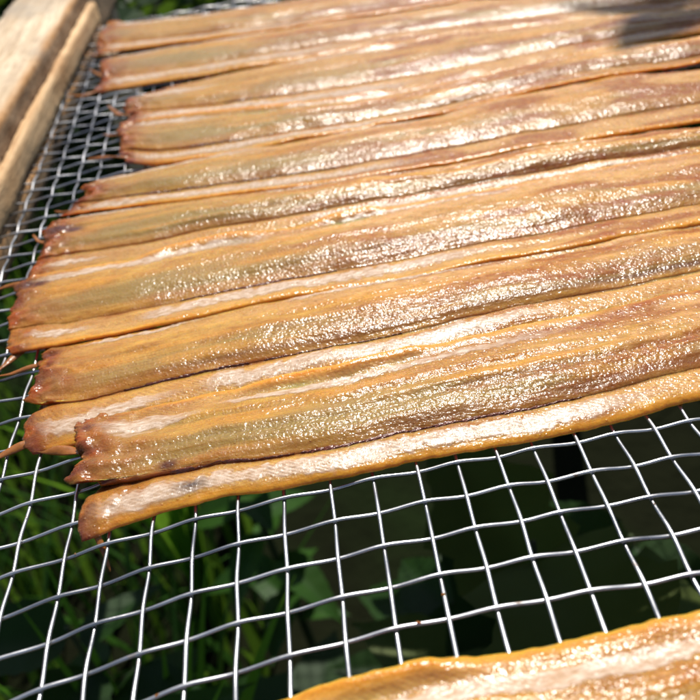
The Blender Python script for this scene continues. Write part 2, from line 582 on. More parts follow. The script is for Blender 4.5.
# ------------------------------------------------------------------ fish, outlines in millimetres on the wire cloth
FISH = {
    0: dict(top=[(-70, -80), (-37, -75.5), (-13, -75.5), (0, -76), (7.3, -76), (26.3, -76.8), (45, -77.4), (59, -77.2), (70, -77.4), (120, -78)],
            bot=[(-70, -122), (0, -126), (80, -127), (130, -125)],
            left=[(-62, -78), (-66, -90), (-60, -112), (-64, -122)], xr=250, vis=95),
    1: dict(top=[(-86.4, 43.9), (-68, 38.5), (-44, 39.5), (-20, 38.4), (5, 38.3), (40, 38.5), (58, 41.4), (94, 40), (130, 40)],
            bot=[(-83, -11.8), (-77, -11.6), (-67, -8), (-48, -6.6), (-24, -8.8), (-3, -9.4), (27, -9.9), (57, -11.5), (78, -12.5), (94, -10.5), (104, -10), (150, -8)],
            left=[(-85.9, 42.7), (-88.4, 39.8), (-88.9, 32.5), (-87.1, 25.7), (-85, 20.4), (-87, 15.6), (-89.5, 10.5), (-87, 8.6), (-80, 7.6), (-77, 6.6), (-82.4, 5), (-84.2, 1.6), (-84.2, -4), (-82.7, -12.4)], xr=285, vis=135),
    2: dict(top=[(-109.3, 92), (-88.3, 89.7), (-66.6, 89.3), (-47, 91), (-27, 91.3), (13, 88.4), (52, 86.2), (93, 85.4), (152, 82)],
            bot=[(-107, 32), (-89, 30.8), (-68, 37.4), (-44, 38.4), (-20, 37.8), (4, 37.3), (40, 37.5), (58, 40.3), (93.5, 38.9), (130, 39)],
            left=[(-107, 89.8), (-108.7, 85.2), (-107.9, 77.4), (-108, 68.4), (-109.8, 59.1), (-106.9, 56.6), (-101, 54.4), (-108, 52.6), (-109.3, 45.1), (-106.3, 35.1), (-103.9, 30.4)], xr=300, vis=160),
    3: dict(top=[(-125, 149.4), (-91, 146.2), (-69, 144), (-46, 150), (-10, 146.7), (22, 147), (68, 143.7), (136, 140.8), (181, 136.4)],
            bot=[(-122.7, 92.8), (-109, 90.6), (-88, 89), (-67, 88.6), (-47, 89.6), (-27, 90), (12.5, 87), (52, 84.8), (92, 84), (152, 80.7)],
            left=[(-124, 146.4), (-129.6, 142.8), (-125.4, 133.8), (-126.3, 121.6), (-124.8, 106.5), (-123.5, 97), (-120.4, 90.7)], xr=320, vis=185),
    4: dict(top=[(-122, 202), (-116, 205.6), (-71, 199.8), (-21, 190.3), (28, 182), (77, 178), (126, 175.4), (167.5, 167.6), (193, 160)],
            bot=[(-127, 148.5), (-91, 145.3), (-69, 143), (-46, 148), (-10, 145), (22, 145.3), (67, 142), (136, 139), (180, 134.6)],
            left=[(-120.6, 199.3), (-122.9, 190.9), (-118.8, 179), (-120.3, 170), (-123.3, 159.3), (-125.2, 148.6)], xr=300, vis=200),
    5: dict(top=[(-109.5, 241.6), (-72.6, 243), (-31, 245.6), (24, 243.8), (79, 239.3), (122, 243), (180, 244), (229, 227.4)],
            bot=[(-116, 206.8), (-71, 198.7), (-21, 189), (28, 181), (77, 177), (125.5, 174.4), (169, 170.5), (197, 167), (240, 169)],
            left=[(-107.9, 240), (-108.5, 235.2), (-102.2, 224.9), (-111.8, 217.6), (-112.8, 209), (-115.3, 204.6)], xr=330, vis=235),
    6: dict(top=[(-94, 320), (-44.5, 307.8), (1, 294.4), (45, 286.3), (104, 281.3), (134.5, 281), (182, 285.7), (225, 277.6), (251, 269.7)],
            bot=[(-89, 265), (-73, 246), (-31, 243), (24, 241), (78.5, 236.6), (122, 241.7), (180, 244.5), (232, 235.5), (270, 233)],
            left=[(-92.5, 316), (-95, 311), (-90.5, 296), (-92, 281), (-86.8, 264)], xr=340, vis=260),
    7: dict(top=[(-71, 373), (-9, 377.4), (42, 375.4), (127, 367.3), (202, 345.5), (226, 342.8), (258, 329), (281, 326.6)],
            bot=[(-92, 320), (-44.5, 306), (0.5, 292.8), (45, 284.7), (104, 279.7), (134, 279.6), (182, 286), (227, 285), (255, 282.5), (290, 284)],
            left=[(-70.5, 370), (-73.7, 364), (-91.5, 358), (-93.4, 348), (-88, 333), (-92.7, 320)], xr=350, vis=290),
    8: dict(top=[(-119, 476), (-43, 470), (11, 460), (109, 445), (163, 436), (225, 402), (290, 366)],
            bot=[(-117, 398.5), (-61, 392), (-9, 386), (43, 379.6), (127, 367.3), (203, 347.4), (227, 344.7), (259.5, 333), (282, 328.5)],
            left=[(-117.6, 471.7), (-119.4, 458), (-113, 434.6), (-115, 418), (-118.7, 402.7), (-115.6, 394)], xr=370, vis=290),
    9: dict(top=[(-125, 575.6), (-42, 547), (21.5, 535), (51, 532), (140, 515), (220, 480)],
            bot=[(-123.6, 492), (-43, 472.5), (11, 459.7), (109, 445), (163, 437), (240, 425)],
            left=[(-121.6, 569), (-124, 558), (-125.8, 538), (-125.6, 509), (-122, 488)], xr=330, vis=200),
}
LABELS = {
    0: "amber split dried fish cut off by the bottom edge, nearest the viewer",
    1: "front split dried fish of the packed row with a forked brown left end",
    2: "split dried fish second from the front, brown fin strand under its left end",
    3: "split dried fish third from the front, with two orange strands at its lower left corner",
    4: "split dried fish fourth from the front, with a dark purple lump on its left end",
    5: "pale split dried fish fifth from the front, pinkish pointed left end and thin dark seam",
    6: "split dried fish sixth from the front, left end set back from the batten",
    7: "split dried fish seventh from the front, bright white belly lining near its left end",
    8: "split dried fish second from the back, yellow glowing front edge near the batten end",
    9: "split dried fish at the very back of the row, against the dark foliage",
}


def curve(pts, x, smooth=7.0):
    P = np.array(sorted(pts), float)
    xs = np.arange(-160, 420, 1.0)
    y = np.interp(xs, P[:, 0], P[:, 1])
    k = np.arange(-24, 25)
    g = np.exp(-0.5 * (k / smooth) ** 2)
    g /= g.sum()
    y = np.convolve(np.pad(y, 24, mode='edge'), g, 'valid')
    return np.interp(x, xs, y)


def build_fish(k, d):
    rnd = np.random.RandomState(100 + k)
    ts = {1: .775, 2: .735, 3: .745, 5: .71}.get(k, .74 + .03 * (rnd.rand() - .5))
    near = k <= 4
    ds = 0.55 if near else 0.85
    xl0 = np.mean([p[0] for p in d['left']])
    g = np.concatenate([np.arange(xl0, d['vis'], ds), np.arange(d['vis'], d['xr'], 2.5), [d['xr']]])
    g = (g - g[0]) / (g[-1] - g[0])
    # finer rows across the fish, with one row exactly on the seam
    m1 = int(39 / (0.55 if near else 0.8))
    m2 = int(14 / (0.50 if near else 0.7))
    tt = np.concatenate([np.linspace(0, ts, m1), np.linspace(ts, 1, m2)[1:]])
    L = np.array(d['left'], float)
    ts0 = {1: .665, 2: .60}.get(k, ts - .06)
    Tl, Bl = curve(d['top'], L[:, 0], 3), curve(d['bot'], L[:, 0], 3)
    tl = np.clip((Tl - L[:, 1]) / (Tl - Bl), 0, 1)
    tl = np.maximum.accumulate(tl + np.arange(len(tl)) * 1e-4)
    tl = np.where(tl < ts0, tl / ts0 * ts, ts + (tl - ts0) / (1 - ts0) * (1 - ts))
    xl = np.interp(tt, tl, L[:, 0])
    xl += (vn(tt * 26, 0.5, k) - 0.5) * 2.2 + (vn(tt * 60, 3.5, k) - 0.5) * 1.0
    G, T = np.meshgrid(g, tt, indexing='ij')
    X = xl[None, :] + (d['xr'] - xl[None, :]) * G
    S = X - xl[None, :]
    top, bot = curve(d['top'], X), curve(d['bot'], X)
    top = top + (vn(X / 9, T * 0 + .5, k + 31) - .5) * 1.4 + (vn(X / 2.6, T * 0 + 4.5, k + 32) - .5) * 0.5
    bot = bot + (vn(X / 11, T * 0 + .5, k + 33) - .5) * 1.2 + (vn(X / 2.6, T * 0 + 4.5, k + 34) - .5) * 0.5
    over = k in (0, 1, 3, 6, 7, 9)
    lipped = k in (3, 5, 6, 9)
    if lipped:
        bot = bot - 1.6 - (vn(X / 33, T * 0 + .5, k + 36) - .5) * 2.4
    top = top + (1.6 if over else .8) + (vn(X / 38, T * 0 + .5, k + 35) - .5) * 3.0           # far edge laid over its neighbour
    tail = sstep(d['vis'] + 5, d['xr'] + 5, X) * 0.8
    mid = 0.5 * (top + bot)
    top = mid + (top - mid) * (1 - tail)
    bot = mid + (bot - mid) * (1 - tail)
    tss = ts + (ts0 - ts) * np.exp(-S / 34.0)
    Tp = np.where(T <= ts, T / ts * tss, tss + (T - ts) / (1 - ts) * (1 - tss))
    Y = top + (bot - top) * Tp
    W = (top - bot)
    # ---- thickness
    r = ts / 0.75
    hp = [(0, 0.6), (.02, 1.4), (.07, 2.5), (.14, 2.9), (.21, 3.5), (.32, 4.6), (.45, 4.9), (.56, 4.5), (.66, 3.5), (.72, 2.6), (.75, 1.9)]
    hx = [a * r for a, _ in hp] + [ts + (1 - ts) * f for f in (.08, .25, .5, .72, .88, .97, 1)]
    hy = [b for _, b in hp] + [2.2, 2.5, 2.45, 2.2, 1.7, 1.1, 0.45]
    Tw = np.clip(T + (vn(X / 38, T * 3, k + 40) - .5) * .05 * np.sin(np.pi * T), 0, 1)
    H = np.interp(Tw, hx, hy)
    H *= 0.86 + 0.3 * vn(X / 45, T * 2.2, k + 41)
    edge = np.minimum(T, 1 - T)
    inner = sstep(0.0, 0.05, edge)
    flesh = sstep(.15, .26, T / r) * (1 - sstep(.64, .73, T / r))
    low = sstep(ts + .02, ts + .06, T) * (1 - sstep(.9, .97, T))
    upl = sstep(.05, .09, T) * (1 - sstep(.16, .24, T))
    grow = 0.34 + 0.66 * sstep(15, 130, S)
    # muscle chevrons, ridges along the body, lumps, grain
    tc = .42 * r
    ph = (S + np.abs(T - tc) * W * 0.9) / 2.3 + (vn(X / 6, T * 9, k + 42) - .5) * 1.3
    chev = np.abs((ph % 1) - .5) * 2
    ph2 = (S - (T - ts) * W * 1.9) / 2.4 + (vn(X / 9, T * 6, k + 43) - .5) * 0.6
    chev2 = np.abs((ph2 % 1) - .5) * 2
    Yl = T * 52
    gm = inner * (.35 + .65 * flesh)
    rw = Yl / 1.8 + (vn(X / 25, Yl / 6, k + 55) - .5) * 1.2
    ri = np.floor(rw)
    rf = rw - ri
    sg = np.where(Yl < 20, 1.0, -1.0)
    dash = (S + sg * rf * 1.5) / 1.5 + vn(ri * 7.3, ri * 0, k + 56) * 9 + (vn(X / 5, Yl / 2, k + 57) - .5) * 1.1
    df = dash - np.floor(dash)
    herr = sstep(0, .35, df) * (1 - sstep(.6, 1, df)) * np.sin(np.pi * np.clip(rf, 0, 1)) ** .6
    amp = sstep(.25, .6, vn(X / 20, Yl / 5, k + 58)) * .75 + .25
    D = gm * grow * amp * 0.28 * (herr - .4)
    D += gm * (.10 + .90 * grow) * (0.14 * (vn(X / 1.9 + Yl * .35, Yl / 1.15, k + 45) - .5) + 0.10 * (vn(X / 1.1, Yl / .9, k + 46) - .5))
    D += flesh * 0.95 * (vn(X / 60, Yl / 3.4, k + 47) - .5) * (.5 + .5 * grow)
    D += inner * 1.0 * (vn(X / 22, Yl / 7, k + 53) - .5)
    D += inner * 0.5 * (vn(X / 9, Yl / 5, k + 49) - .5)
    D += (low + .7 * upl) * (0.20 * (chev2 - .5) + 0.10 * (vn(X / 1.3, Yl / .8, k + 50) - .5))
    endz = np.exp(-S / 9.0)
    D += inner * endz * (2.9 * (vn(X / 3.2, Yl / 3.2, k + 51) - .5) + .7 * (vn(X / 1.5, Yl / 1.5, k + 52) - .5))
    H = np.maximum(H + D, 0.35)
    H *= (1 - 0.4 * np.exp(-S / 1.0)) * (1 - .35 * np.exp(-S / 6.0))          # rounded cut ends
    H *= 1 - 0.5 * tail
    # ---- lie of the underside: far edge and tips lifted
    base = (1.0 if over else 0.0) * (1 - sstep(0.0, 0.16, T)) + 0.15
    if lipped:
        base = base + sstep(.86, 1.0, T) * (1.5 + 1.3 * vn(X / 28, T * 0 + .4, k + 63))
    upper_tip = np.exp(-S / 11.0) * sstep(0, .1, T) * (1 - sstep(ts - .1, ts + .05, T))
    base = base + (2.2 if k in (1, 2, 4) else 1.3) * upper_tip * vn(T * 4 + k, T * 0 + .7, k + 60)
    base = base + 0.7 * (vn(X / 34, T * 1.3, k + 61) - .3).clip(0)
    fl = {1: 2.4, 2: 1.6}.get(k, .5) * np.exp(-S / 22.0) * np.exp(-((T - ts) / .16) ** 2) * (T <= ts + 1e-6)
    base = base + fl + (2.6 if over else .8) * (1 - sstep(0, .13, T)) * sstep(.5, .85, vn(X / 30, T * 0 + .2, k + 62))
    zmesh = Z0 * 1000 + 1.25
    Zb = zmesh + base
    Zt = Zb + H
    # ---- colour regions (what the flesh itself is like)
    n_a = vn(X / 35, Yl / 7, k + 70)
    n_b = vn(X / 22, Yl / 3, k + 71)
    n_c = vn(X / 50, Yl / 3.5, k + 72)
    olive = flesh * np.clip(sstep(.40, .50, T / r + (n_a - .5) * .22) * (1 - .8 * sstep(.63, .70, T / r + (n_b - .5) * .06)) + .35 * sstep(.5, .8, n_c), 0, 1) * (0.6 + .4 * n_b)
    tone = {0: 0., 1: .15, 2: -.1, 3: .05, 4: .45, 5: .55, 6: .4, 7: .15, 8: .3, 9: .2}[k]
    olive = np.clip(olive + tone * inner * (1 - .6 * sstep(60, 180, S)) * (.5 + .5 * n_a), 0, 1)
    red = np.clip(1.1 * np.exp(-S / (7 + 13 * vn(T * 7, T * 0 + .3, k + 73))) * (.55 + .9 * vn(X / 4, Yl / 4, k + 74)), 0, 1)
    red = np.maximum(red, .65 * inner * sstep(40, 200, S) * sstep(.42, .75, vn(X / 30, Yl / 5, k + 75)) * (.5 + vn(X / 2.2, Yl / 1.4, k + 82)))
    red = np.maximum(red, .5 * sstep(.60, .66, T / r) * (T <= ts) * vn(X / 30, T * 3, k + 81))
    red = np.maximum(red, .8 * np.exp(-((T - ts) / .022) ** 2) * (.5 + .8 * vn(X / 14, T * 0, k + 76)))
    red = np.clip(red, 0, 1)
    dark = np.exp(-S / 7.0) * sstep(.46, .62, vn(X / 4, Yl / 3, k + 77)) * .85
    for (dx, dy, rad, amt) in {4: [(-115, 189, 8, 1.0), (-107, 186, 5, 1.0)], 3: [(-124, 142, 7, 1.0), (-117, 141, 5, .9)], 2: [(-105, 84, 5, .6)], 8: [(-114, 410, 6, .6)], 1: [(-85, 34, 4, .6), (-57, 9, 3.2, .9)], 9: [(-122, 556, 7, 1)], 5: [(38, 187, 3, 1)]}.get(k, []):
        q = ((X - dx) / rad) ** 2 + ((Y - dy) / (rad * .6)) ** 2
        dark = np.maximum(dark, np.clip(1.3 * amt * np.exp(-q), 0, 1) * sstep(.0, .5, vn(X / 2, Y / 2, k + 78) + .25))
    band = {1: .45, 2: .75, 3: .35, 4: .4, 5: .3, 6: .35, 7: .35}.get(k, .25) * np.exp(-((T / r - {2: .66}.get(k, .695)) / .045) ** 2) * sstep(30, 130, S) * (.45 + .8 * vn(X / 26, T * 4, k + 83))
    dark = np.maximum(dark, np.clip(band, 0, 1))
    amber = np.maximum(1 - sstep(.02, .09, T + (n_b - .5) * .03), sstep(.945, .985, T + (n_b - .5) * .02))
    amber = np.clip(amber + .45 * flesh * sstep(.55, .75, vn(X / 40, Yl / 4, k + 79)), 0, 1) * (1 - .6 * red)
    pale = np.clip(low * .35 + upl * .3 + .85 * inner * sstep(.2, .8, S / 220) * (vn(X / 3.5, Yl / 2, k + 80)) * (1 - .7 * sstep(.4, .6, T / r)), 0, 1)
    pale *= 1 - red
    grain = np.clip(.42 + .6 * endz + .70 * grow * (.55 + .45 * flesh), 0, 1)
    rib = np.clip((1 - herr) * gm * (.35 + .65 * amp) * (.45 + .55 * grow), 0, 1)
    rib = np.maximum(rib, (1 - chev2) * (low + upl) * .8)
    att = dict(rib=rib, olive=olive, red=red, dark=dark, amber=amber, pale=pale, grain=grain)

    root = empty("split_dried_fish", (float(xl0 + 120) / 1000, float(np.mean(Y)) / 1000, Z0 + 0.0012))
    tag(root, LABELS[k], "fish", "split fish drying on the rack")
    inv = Matrix.Translation(-root.location)

    def child(name, me, mat, par=root):
        o = link(name, me, mat)
        o.parent = par
        if par is root:
            o.matrix_parent_inverse = inv
        else:
            o.matrix_parent_inverse = Matrix.Identity(4)
        return o

    def solid(c0, c1, name):
        """closed half of the fish between columns c0..c1"""
        Yv, Ztv, Zbv = Y, Zt, Zb
        if c0:                       # the near flap slips under the edge of the far one at the cut end
            Yv, Ztv, Zbv = Y.copy(), Zt - fl, Zb - fl
            Yv[:, c0] += 2.5 * np.exp(-S[:, c0] / 25.0)
        n = len(g)
        m = c1 - c0 + 1
        Vt = np.stack([X[:, c0:c1 + 1], Yv[:, c0:c1 + 1], Ztv[:, c0:c1 + 1]], -1).reshape(-1, 3)
        Lb = np.stack([X[:, c0], Yv[:, c0] - 0.25 * (c0 == 0), Zbv[:, c0]], -1)
        Rb = np.stack([X[:, c1], Yv[:, c1] + 0.25 * (c1 == len(tt) - 1), Zbv[:, c1]], -1)
        cm = (c0 + c1) // 2
        Mb = np.stack([X[:, cm], Yv[:, cm], Zbv[:, cm]], -1)
        V = np.concatenate([Vt, Lb, Mb, Rb]) / 1000
        I, J = np.meshgrid(np.arange(n - 1), np.arange(m - 1), indexing='ij')
        q = [np.stack([I * m + J, I * m + J + 1, (I + 1) * m + J + 1, (I + 1) * m + J], -1).reshape(-1, 4)]
        i = np.arange(n - 1)
        l0, m0, r0 = n * m, n * m + n, n * m + 2 * n
        q.append(np.stack([i * m, (i + 1) * m, l0 + i + 1, l0 + i], -1))
        q.append(np.stack([l0 + i, l0 + i + 1, m0 + i + 1, m0 + i], -1))
        q.append(np.stack([m0 + i, m0 + i + 1, r0 + i + 1, r0 + i], -1))
        q.append(np.stack([r0 + i, r0 + i + 1, (i + 1) * m + m - 1, i * m + m - 1], -1))
        capl = [j for j in range(m)][::-1] + [l0, m0, r0]
        capr = [(n - 1) * m + j for j in range(m)] + [r0 + n - 1, m0 + n - 1, l0 + n - 1]
        me = mesh_np(name, V, np.concatenate(q), True, [capl, capr])
        for a, arr in att.items():
            t = me.attributes.new(a, 'FLOAT', 'POINT')
            f = np.concatenate([arr[:, c0:c1 + 1].ravel(), arr[:, c0], arr[:, cm], arr[:, c1]]).astype(np.float32)
            t.data.foreach_set("value", f)
        return child(name, me, FLESH)

    cs = m1 - 1
    up = solid(0, cs, "fillet")
    lo = solid(cs, len(tt) - 1, "fillet")

    def sheet(name, par, t_lo, t_hi, s0, s1, mat, off, ragged=.03, thin=.5, dk=None, step=1):
        """membrane lying on the flesh: ragged strip between two t values"""
        n = len(g)
        Sm = S[:, cs]
        sel = np.where((Sm >= s0) & (Sm <= s1))[0][::step]
        if len(sel) < 8:
            return
        width = max(6, int((t_hi - t_lo) * len(tt) * 1.1))
        f = np.linspace(0, 1, width)
        Ss = Sm[sel]
        env = sstep(-6, 10, Ss - s0) * sstep(-10, 30, s1 - Ss)
        mid_ = .5 * (t_lo + t_hi)
        a = mid_ + (t_lo - mid_) * env * (thin + (1 - thin) * vn(Ss / 18, Ss * 0, k + 90)) + (vn(Ss / 2.2, Ss * 0, k + 91) - .5) * ragged * env
        b = mid_ + (t_hi - mid_) * env * (thin + (1 - thin) * vn(Ss / 18, Ss * 0 + 3, k + 92)) + (vn(Ss / 2.2, Ss * 0 + 3, k + 93) - .5) * ragged * env
        b = np.maximum(b, a + .002)
        TT = np.clip(a[:, None] + (b - a)[:, None] * f[None, :], .004, .996)
        fi = np.interp(TT.ravel(), tt, np.arange(len(tt))).reshape(TT.shape)
        i0 = np.clip(np.floor(fi).astype(int), 0, len(tt) - 2)
        fr = fi - i0
        rows = sel[:, None]

        def smp(A):
            return A[rows, i0] * (1 - fr) + A[rows, i0 + 1] * fr
        Xs, Ys, Zs = smp(X), smp(Y), smp(Zt)
        e = np.minimum(f, 1 - f)[None, :]
        st = smp(chev2)
        Zs = Zs + off * sstep(0, .12, e) - .12 * (1 - sstep(0, .08, e)) + .38 * (st - .5) * sstep(0, .2, e)
        V = np.stack([Xs, Ys, Zs], -1).reshape(-1, 3) / 1000
        nn, mm = TT.shape
        I, J = np.meshgrid(np.arange(nn - 1), np.arange(mm - 1), indexing='ij')
        q = np.stack([I * mm + J, I * mm + J + 1, (I + 1) * mm + J + 1, (I + 1) * mm + J], -1).reshape(-1, 4)
        me = mesh_np(name, V, q[:, ::-1] * 1)
        cov = sstep(0, .28, e + (vn(Xs / 2.5, Ys / .9, k + 95) - .5) * .25) * sstep(0, 14, Ss - s0)[:, None] * sstep(0, min(45, .45 * (s1 - s0)), s1 - Ss)[:, None]
        me.attributes.new("cover", 'FLOAT', 'POINT').data.foreach_set("value", np.clip(cov * .95, 0, 1).ravel().astype(np.float32))
        me.attributes.new("stria", 'FLOAT', 'POINT').data.foreach_set("value", (1 - st).ravel().astype(np.float32))
        dd = np.zeros(Xs.shape)
        for (dx, dy, rad) in dk or []:
            dd = np.maximum(dd, np.exp(-((Xs - dx) / rad) ** 2 - ((Ys - dy) / (rad * .5)) ** 2))
        me.attributes.new("dark", 'FLOAT', 'POINT').data.foreach_set("value", dd.ravel().astype(np.float32))
        o = link(name, me, mat)
        o.parent = par
        o.matrix_parent_inverse = inv if par is root else Matrix.Identity(4)
        return o

    for (tlo, thi, s0, s1) in d.get('liu', LIU.get(k, [(.09, .2, 8, 120), (.08, .15, 150, 230)])):
        sheet("belly_lining", up, tlo, thi, s0, s1, LINING, .16)
    for (tlo, thi, s0, s1) in LIL.get(k, [(ts + .05, .93, 4, 190)]):
        sheet("belly_lining", lo, tlo, thi, s0, s1, LINING, .14, .05, .55, {3: [(-88, 104, 4)], 1: [(-50, -1, 5)]}.get(k))
    for (s0, s1, wd) in SEA.get(k, [(30, 150, .012)]):
        sheet("backbone_line", root, ts - wd, ts + wd, s0, s1, SEAM, .35, .02, .3)
    return root


# strips of silver lining (t range across, s range along) on the far flap / near flap; dark seam lengths
LIU = {0: [(.10, .26, 30, 190)],
       1: [(.08, .40, 4, 46), (.12, .23, 44, 175)],
       2: [(.05, .12, 12, 70), (.04, .12, 90, 190)],
       3: [(.06, .20, 6, 125), (.08, .13, 140, 240)],
       4: [(.04, .12, 6, 60), (.05, .12, 100, 180)],
       5: [(.06, .17, 3, 110), (.05, .12, 130, 200)],
       6: [(.07, .2, 4, 70), (.06, .14, 95, 200)],
       7: [(.25, .43, 2, 70), (.06, .12, 90, 200)],
       8: [(.05, .14, 4, 150)],
       9: [(.06, .18, 4, 120)]}
LIL = {4: [(.80, .94, 3, 40), (.78, .96, 120, 310)], 3: [(.78, .93, 4, 40), (.76, .93, 50, 210)], 1: [(.79, .985, 1, 185)], 2: [(.77, .97, 2, 60), (.75, .95, 58, 200)]}
SEA = {1: [(22, 60, .012), (62, 150, .016)], 2: [(30, 75, .010), (80, 130, .008)], 3: [(70, 135, .014)], 4: [], 5: [(25, 80, .014), (70, 135, .010)], 6: [(40, 90, .008)], 7: [(60, 120, .008)], 8: [], 9: []}

ROOTS = {k: build_fish(k, d) for k, d in FISH.items()}


# ------------------------------------------------------------------ dried fins and strands hanging off the cut ends
def strand(k, pts, widths, z, name="fin", sag=0.0, thick=0.5):
    """flat tapering ribbon through points (mm) with rounded cross-section"""
    P = np.array(pts, float)
    n = 26
    u = np.linspace(0, len(P) - 1, n)
    xs = np.interp(u, np.arange(len(P)), P[:, 0])
    ys = np.interp(u, np.arange(len(P)), P[:, 1])
    for _ in range(6):
        xs[1:-1] = .5 * xs[1:-1] + .25 * (xs[:-2] + xs[2:])
        ys[1:-1] = .5 * ys[1:-1] + .25 * (ys[:-2] + ys[2:])
    wd = np.interp(u, np.linspace(0, len(P) - 1, len(widths)), widths)
    zz = np.interp(u, np.linspace(0, len(P) - 1, len(z)), z)
    T = np.stack([np.gradient(xs), np.gradient(ys)], -1)
    T /= np.linalg.norm(T, axis=1, keepdims=True)
    N = np.stack([-T[:, 1], T[:, 0]], -1)
    sides = 10
    V = []
    for i in range(n):
        tw = .5 * math.sin(i * .25 + k)
        for j in range(sides):
            a = 2 * math.pi * j / sides
            o, h = math.cos(a) * wd[i] * .5, math.sin(a) * thick * min(1, wd[i] * .5) + (vn(i * .5, j, k + 3) - .5) * .15
            o2, h2 = o * math.cos(tw) - h * math.sin(tw), o * math.sin(tw) + h * math.cos(tw)
            V.append((xs[i] + N[i, 0] * o2, ys[i] + N[i, 1] * o2, Z0 * 1000 + zz[i] + h2))
    q = [[i * sides + j, i * sides + (j + 1) % sides, (i + 1) * sides + (j + 1) % sides, (i + 1) * sides + j] for i in range(n - 1) for j in range(sides)]
    me = mesh_np(name, np.array(V) / 1000, q, True, [list(range(sides))[::-1], [(n - 1) * sides + j for j in range(sides)]])
    o = link(name, me, FIN)
    o.parent = ROOTS[k]
    o.matrix_parent_inverse = Matrix.Translation(-ROOTS[k].location)


strand(2, [(-102, 38), (-108, 36.6), (-115, 34), (-121, 31)], [3.6, 3.4, 2.4, 1.2], [2.0, 2.2, 1.8, 1.3])
strand(1, [(-84, 26), (-94, 30.4), (-103, 33)], [5.0, 3.6, 2.0], [1.9, 1.8, 1.6])
strand(3, [(-115, 97), (-120.3, 90), (-124.7, 84.5), (-129, 79)], [3.2, 2.8, 1.8, .8], [2.3, 2.3, 2.0, 1.6])
strand(2, [(-104, 82.5), (-112.7, 81.6), (-119.4, 80), (-128, 82)], [2.8, 2.2, 1.6, .7], [2.2, 2.2, 1.9, 1.4])
strand(4, [(-118, 182), (-124.4, 186), (-129, 196)], [3.2, 2.4, 1.0], [2.4, 2.2, 1.6])
strand(3, [(-126, 148), (-134, 148.5), (-141, 146.6)], [2.6, 2.0, 1.0], [2.6, 2.2, 1.7])
strand(8, [(-112, 402), (-124.9, 396), (-136, 406)], [3.4, 2.8, 1.2], [2.6, 2.2, 1.7])
strand(8, [(-110, 424), (-118, 437), (-126, 456)], [3.2, 2.6, 1.4], [3.0, 3.0, 2.4])
strand(7, [(-88, 336), (-97.7, 345), (-105, 366)], [4.0, 3.2, 1.6], [2.6, 2.4, 1.8])
strand(6, [(-86, 269), (-98.6, 276), (-110, 279.6)], [3.6, 2.8, 1.2], [2.6, 2.5, 2.0])
strand(9, [(-116, 486), (-125.5, 491.5), (-136, 506)], [3.2, 2.6, 1.2], [2.6, 2.4, 1.8])
strand(1, [(-79, -9), (-77.5, -13), (-76.5, -16.5), (-76, -19)], [2.4, 2.0, 1.2, .4], [2.0, -0.5, -3.0, -5.0])
for kk, pts in {5: [(-108, 212), (-116, 214), (-121, 218)], 6: [(-90, 306), (-99, 309), (-104, 315)]}.items():
    strand(kk, pts, [2.6, 1.8, .8], [2.6, 2.2, 1.8])


# a white strip of membrane curled on the front fish
def membrane_thread():
    X0, Y0 = -18.0, 32.0
    pts = [(-34, 22.5), (-29, 26), (-25.5, 29.5), (-22, 31.5), (-12, 32.5), (6, 33.2)]
    strand(1, pts, [.5, .7, 1.5, 1.1, .9, .4], [6.6, 6.4, 6.0, 5.6, 5.4, 5.2], "membrane_thread", thick=.25)
    bpy.data.objects[max((o.name for o in COL.objects if o.name.startswith("membrane_thread")))].data.materials[0] = LINING


membrane_thread()


# ------------------------------------------------------------------ plants
def leaf_mesh(name, L, Wd, lobes=0, fold=.18, droop=.25, seed=0, serr=.06):
    """a leaf with midrib fold, side-vein ripples and toothed outline, base at origin, pointing +x"""
    n, m = 22, 9
    V = []
    for i in range(n):
        f = i / (n - 1)
        wv = Wd * (math.sin(math.pi * min(1, f * 1.03) ** .72) ** .85 if 0 < f < 1 else 0.015)
        if lobes:
            wv *= 1 - .32 * (0.5 + .5 * math.cos(f * math.pi * 2 * lobes)) * math.sin(math.pi * f)
        wv *= 1 - serr * (i % 2)
        for j in range(m):
            s = (j / (m - 1) - .5) * 2
            z = fold * abs(s) * wv - droop * L * f * f + .02 * L * math.sin(f * 40 - abs(s) * 6) * abs(s) * .3
            V.append((L * f - abs(s) * wv * .12, s * wv * .5, z))
    q = [[i * m + j, (i + 1) * m + j, (i + 1) * m + j + 1, i * m + j + 1] for i in range(n - 1) for j in range(m - 1)]
    return mesh_np(name, np.array(V), q)


LM = [leaf_mesh("leaf", .10, .055, 0, seed=1), leaf_mesh("leaf", .085, .04, 0, .22, .3), leaf_mesh("leaf", .13, .10, 3, .12, .2), leaf_mesh("leaf", .12, .05, 0, .25, .45)]
LMATS = {}


def stem_mesh(pts, r0, r1):
    P = np.array(pts, float)
    a = np.linspace(0, len(P) - 1, 14)
    Q = np.stack([np.interp(a, np.arange(len(P)), P[:, c]) for c in range(3)], -1)
    n, s = len(Q), 6
    V = []
    for i in range(n):
        r = r0 + (r1 - r0) * i / (n - 1)
        for j in range(s):
            t = 2 * math.pi * j / s
            V.append((Q[i, 0] + r * math.cos(t), Q[i, 1] + r * math.sin(t), Q[i, 2]))
    q = [[i * s + j, i * s + (j + 1) % s, (i + 1) * s + (j + 1) % s, (i + 1) * s + j] for i in range(n - 1) for j in range(s)]
    return mesh_np("stem", np.array(V), q, True, [list(range(s))[::-1], [(n - 1) * s + j for j in range(s)]])


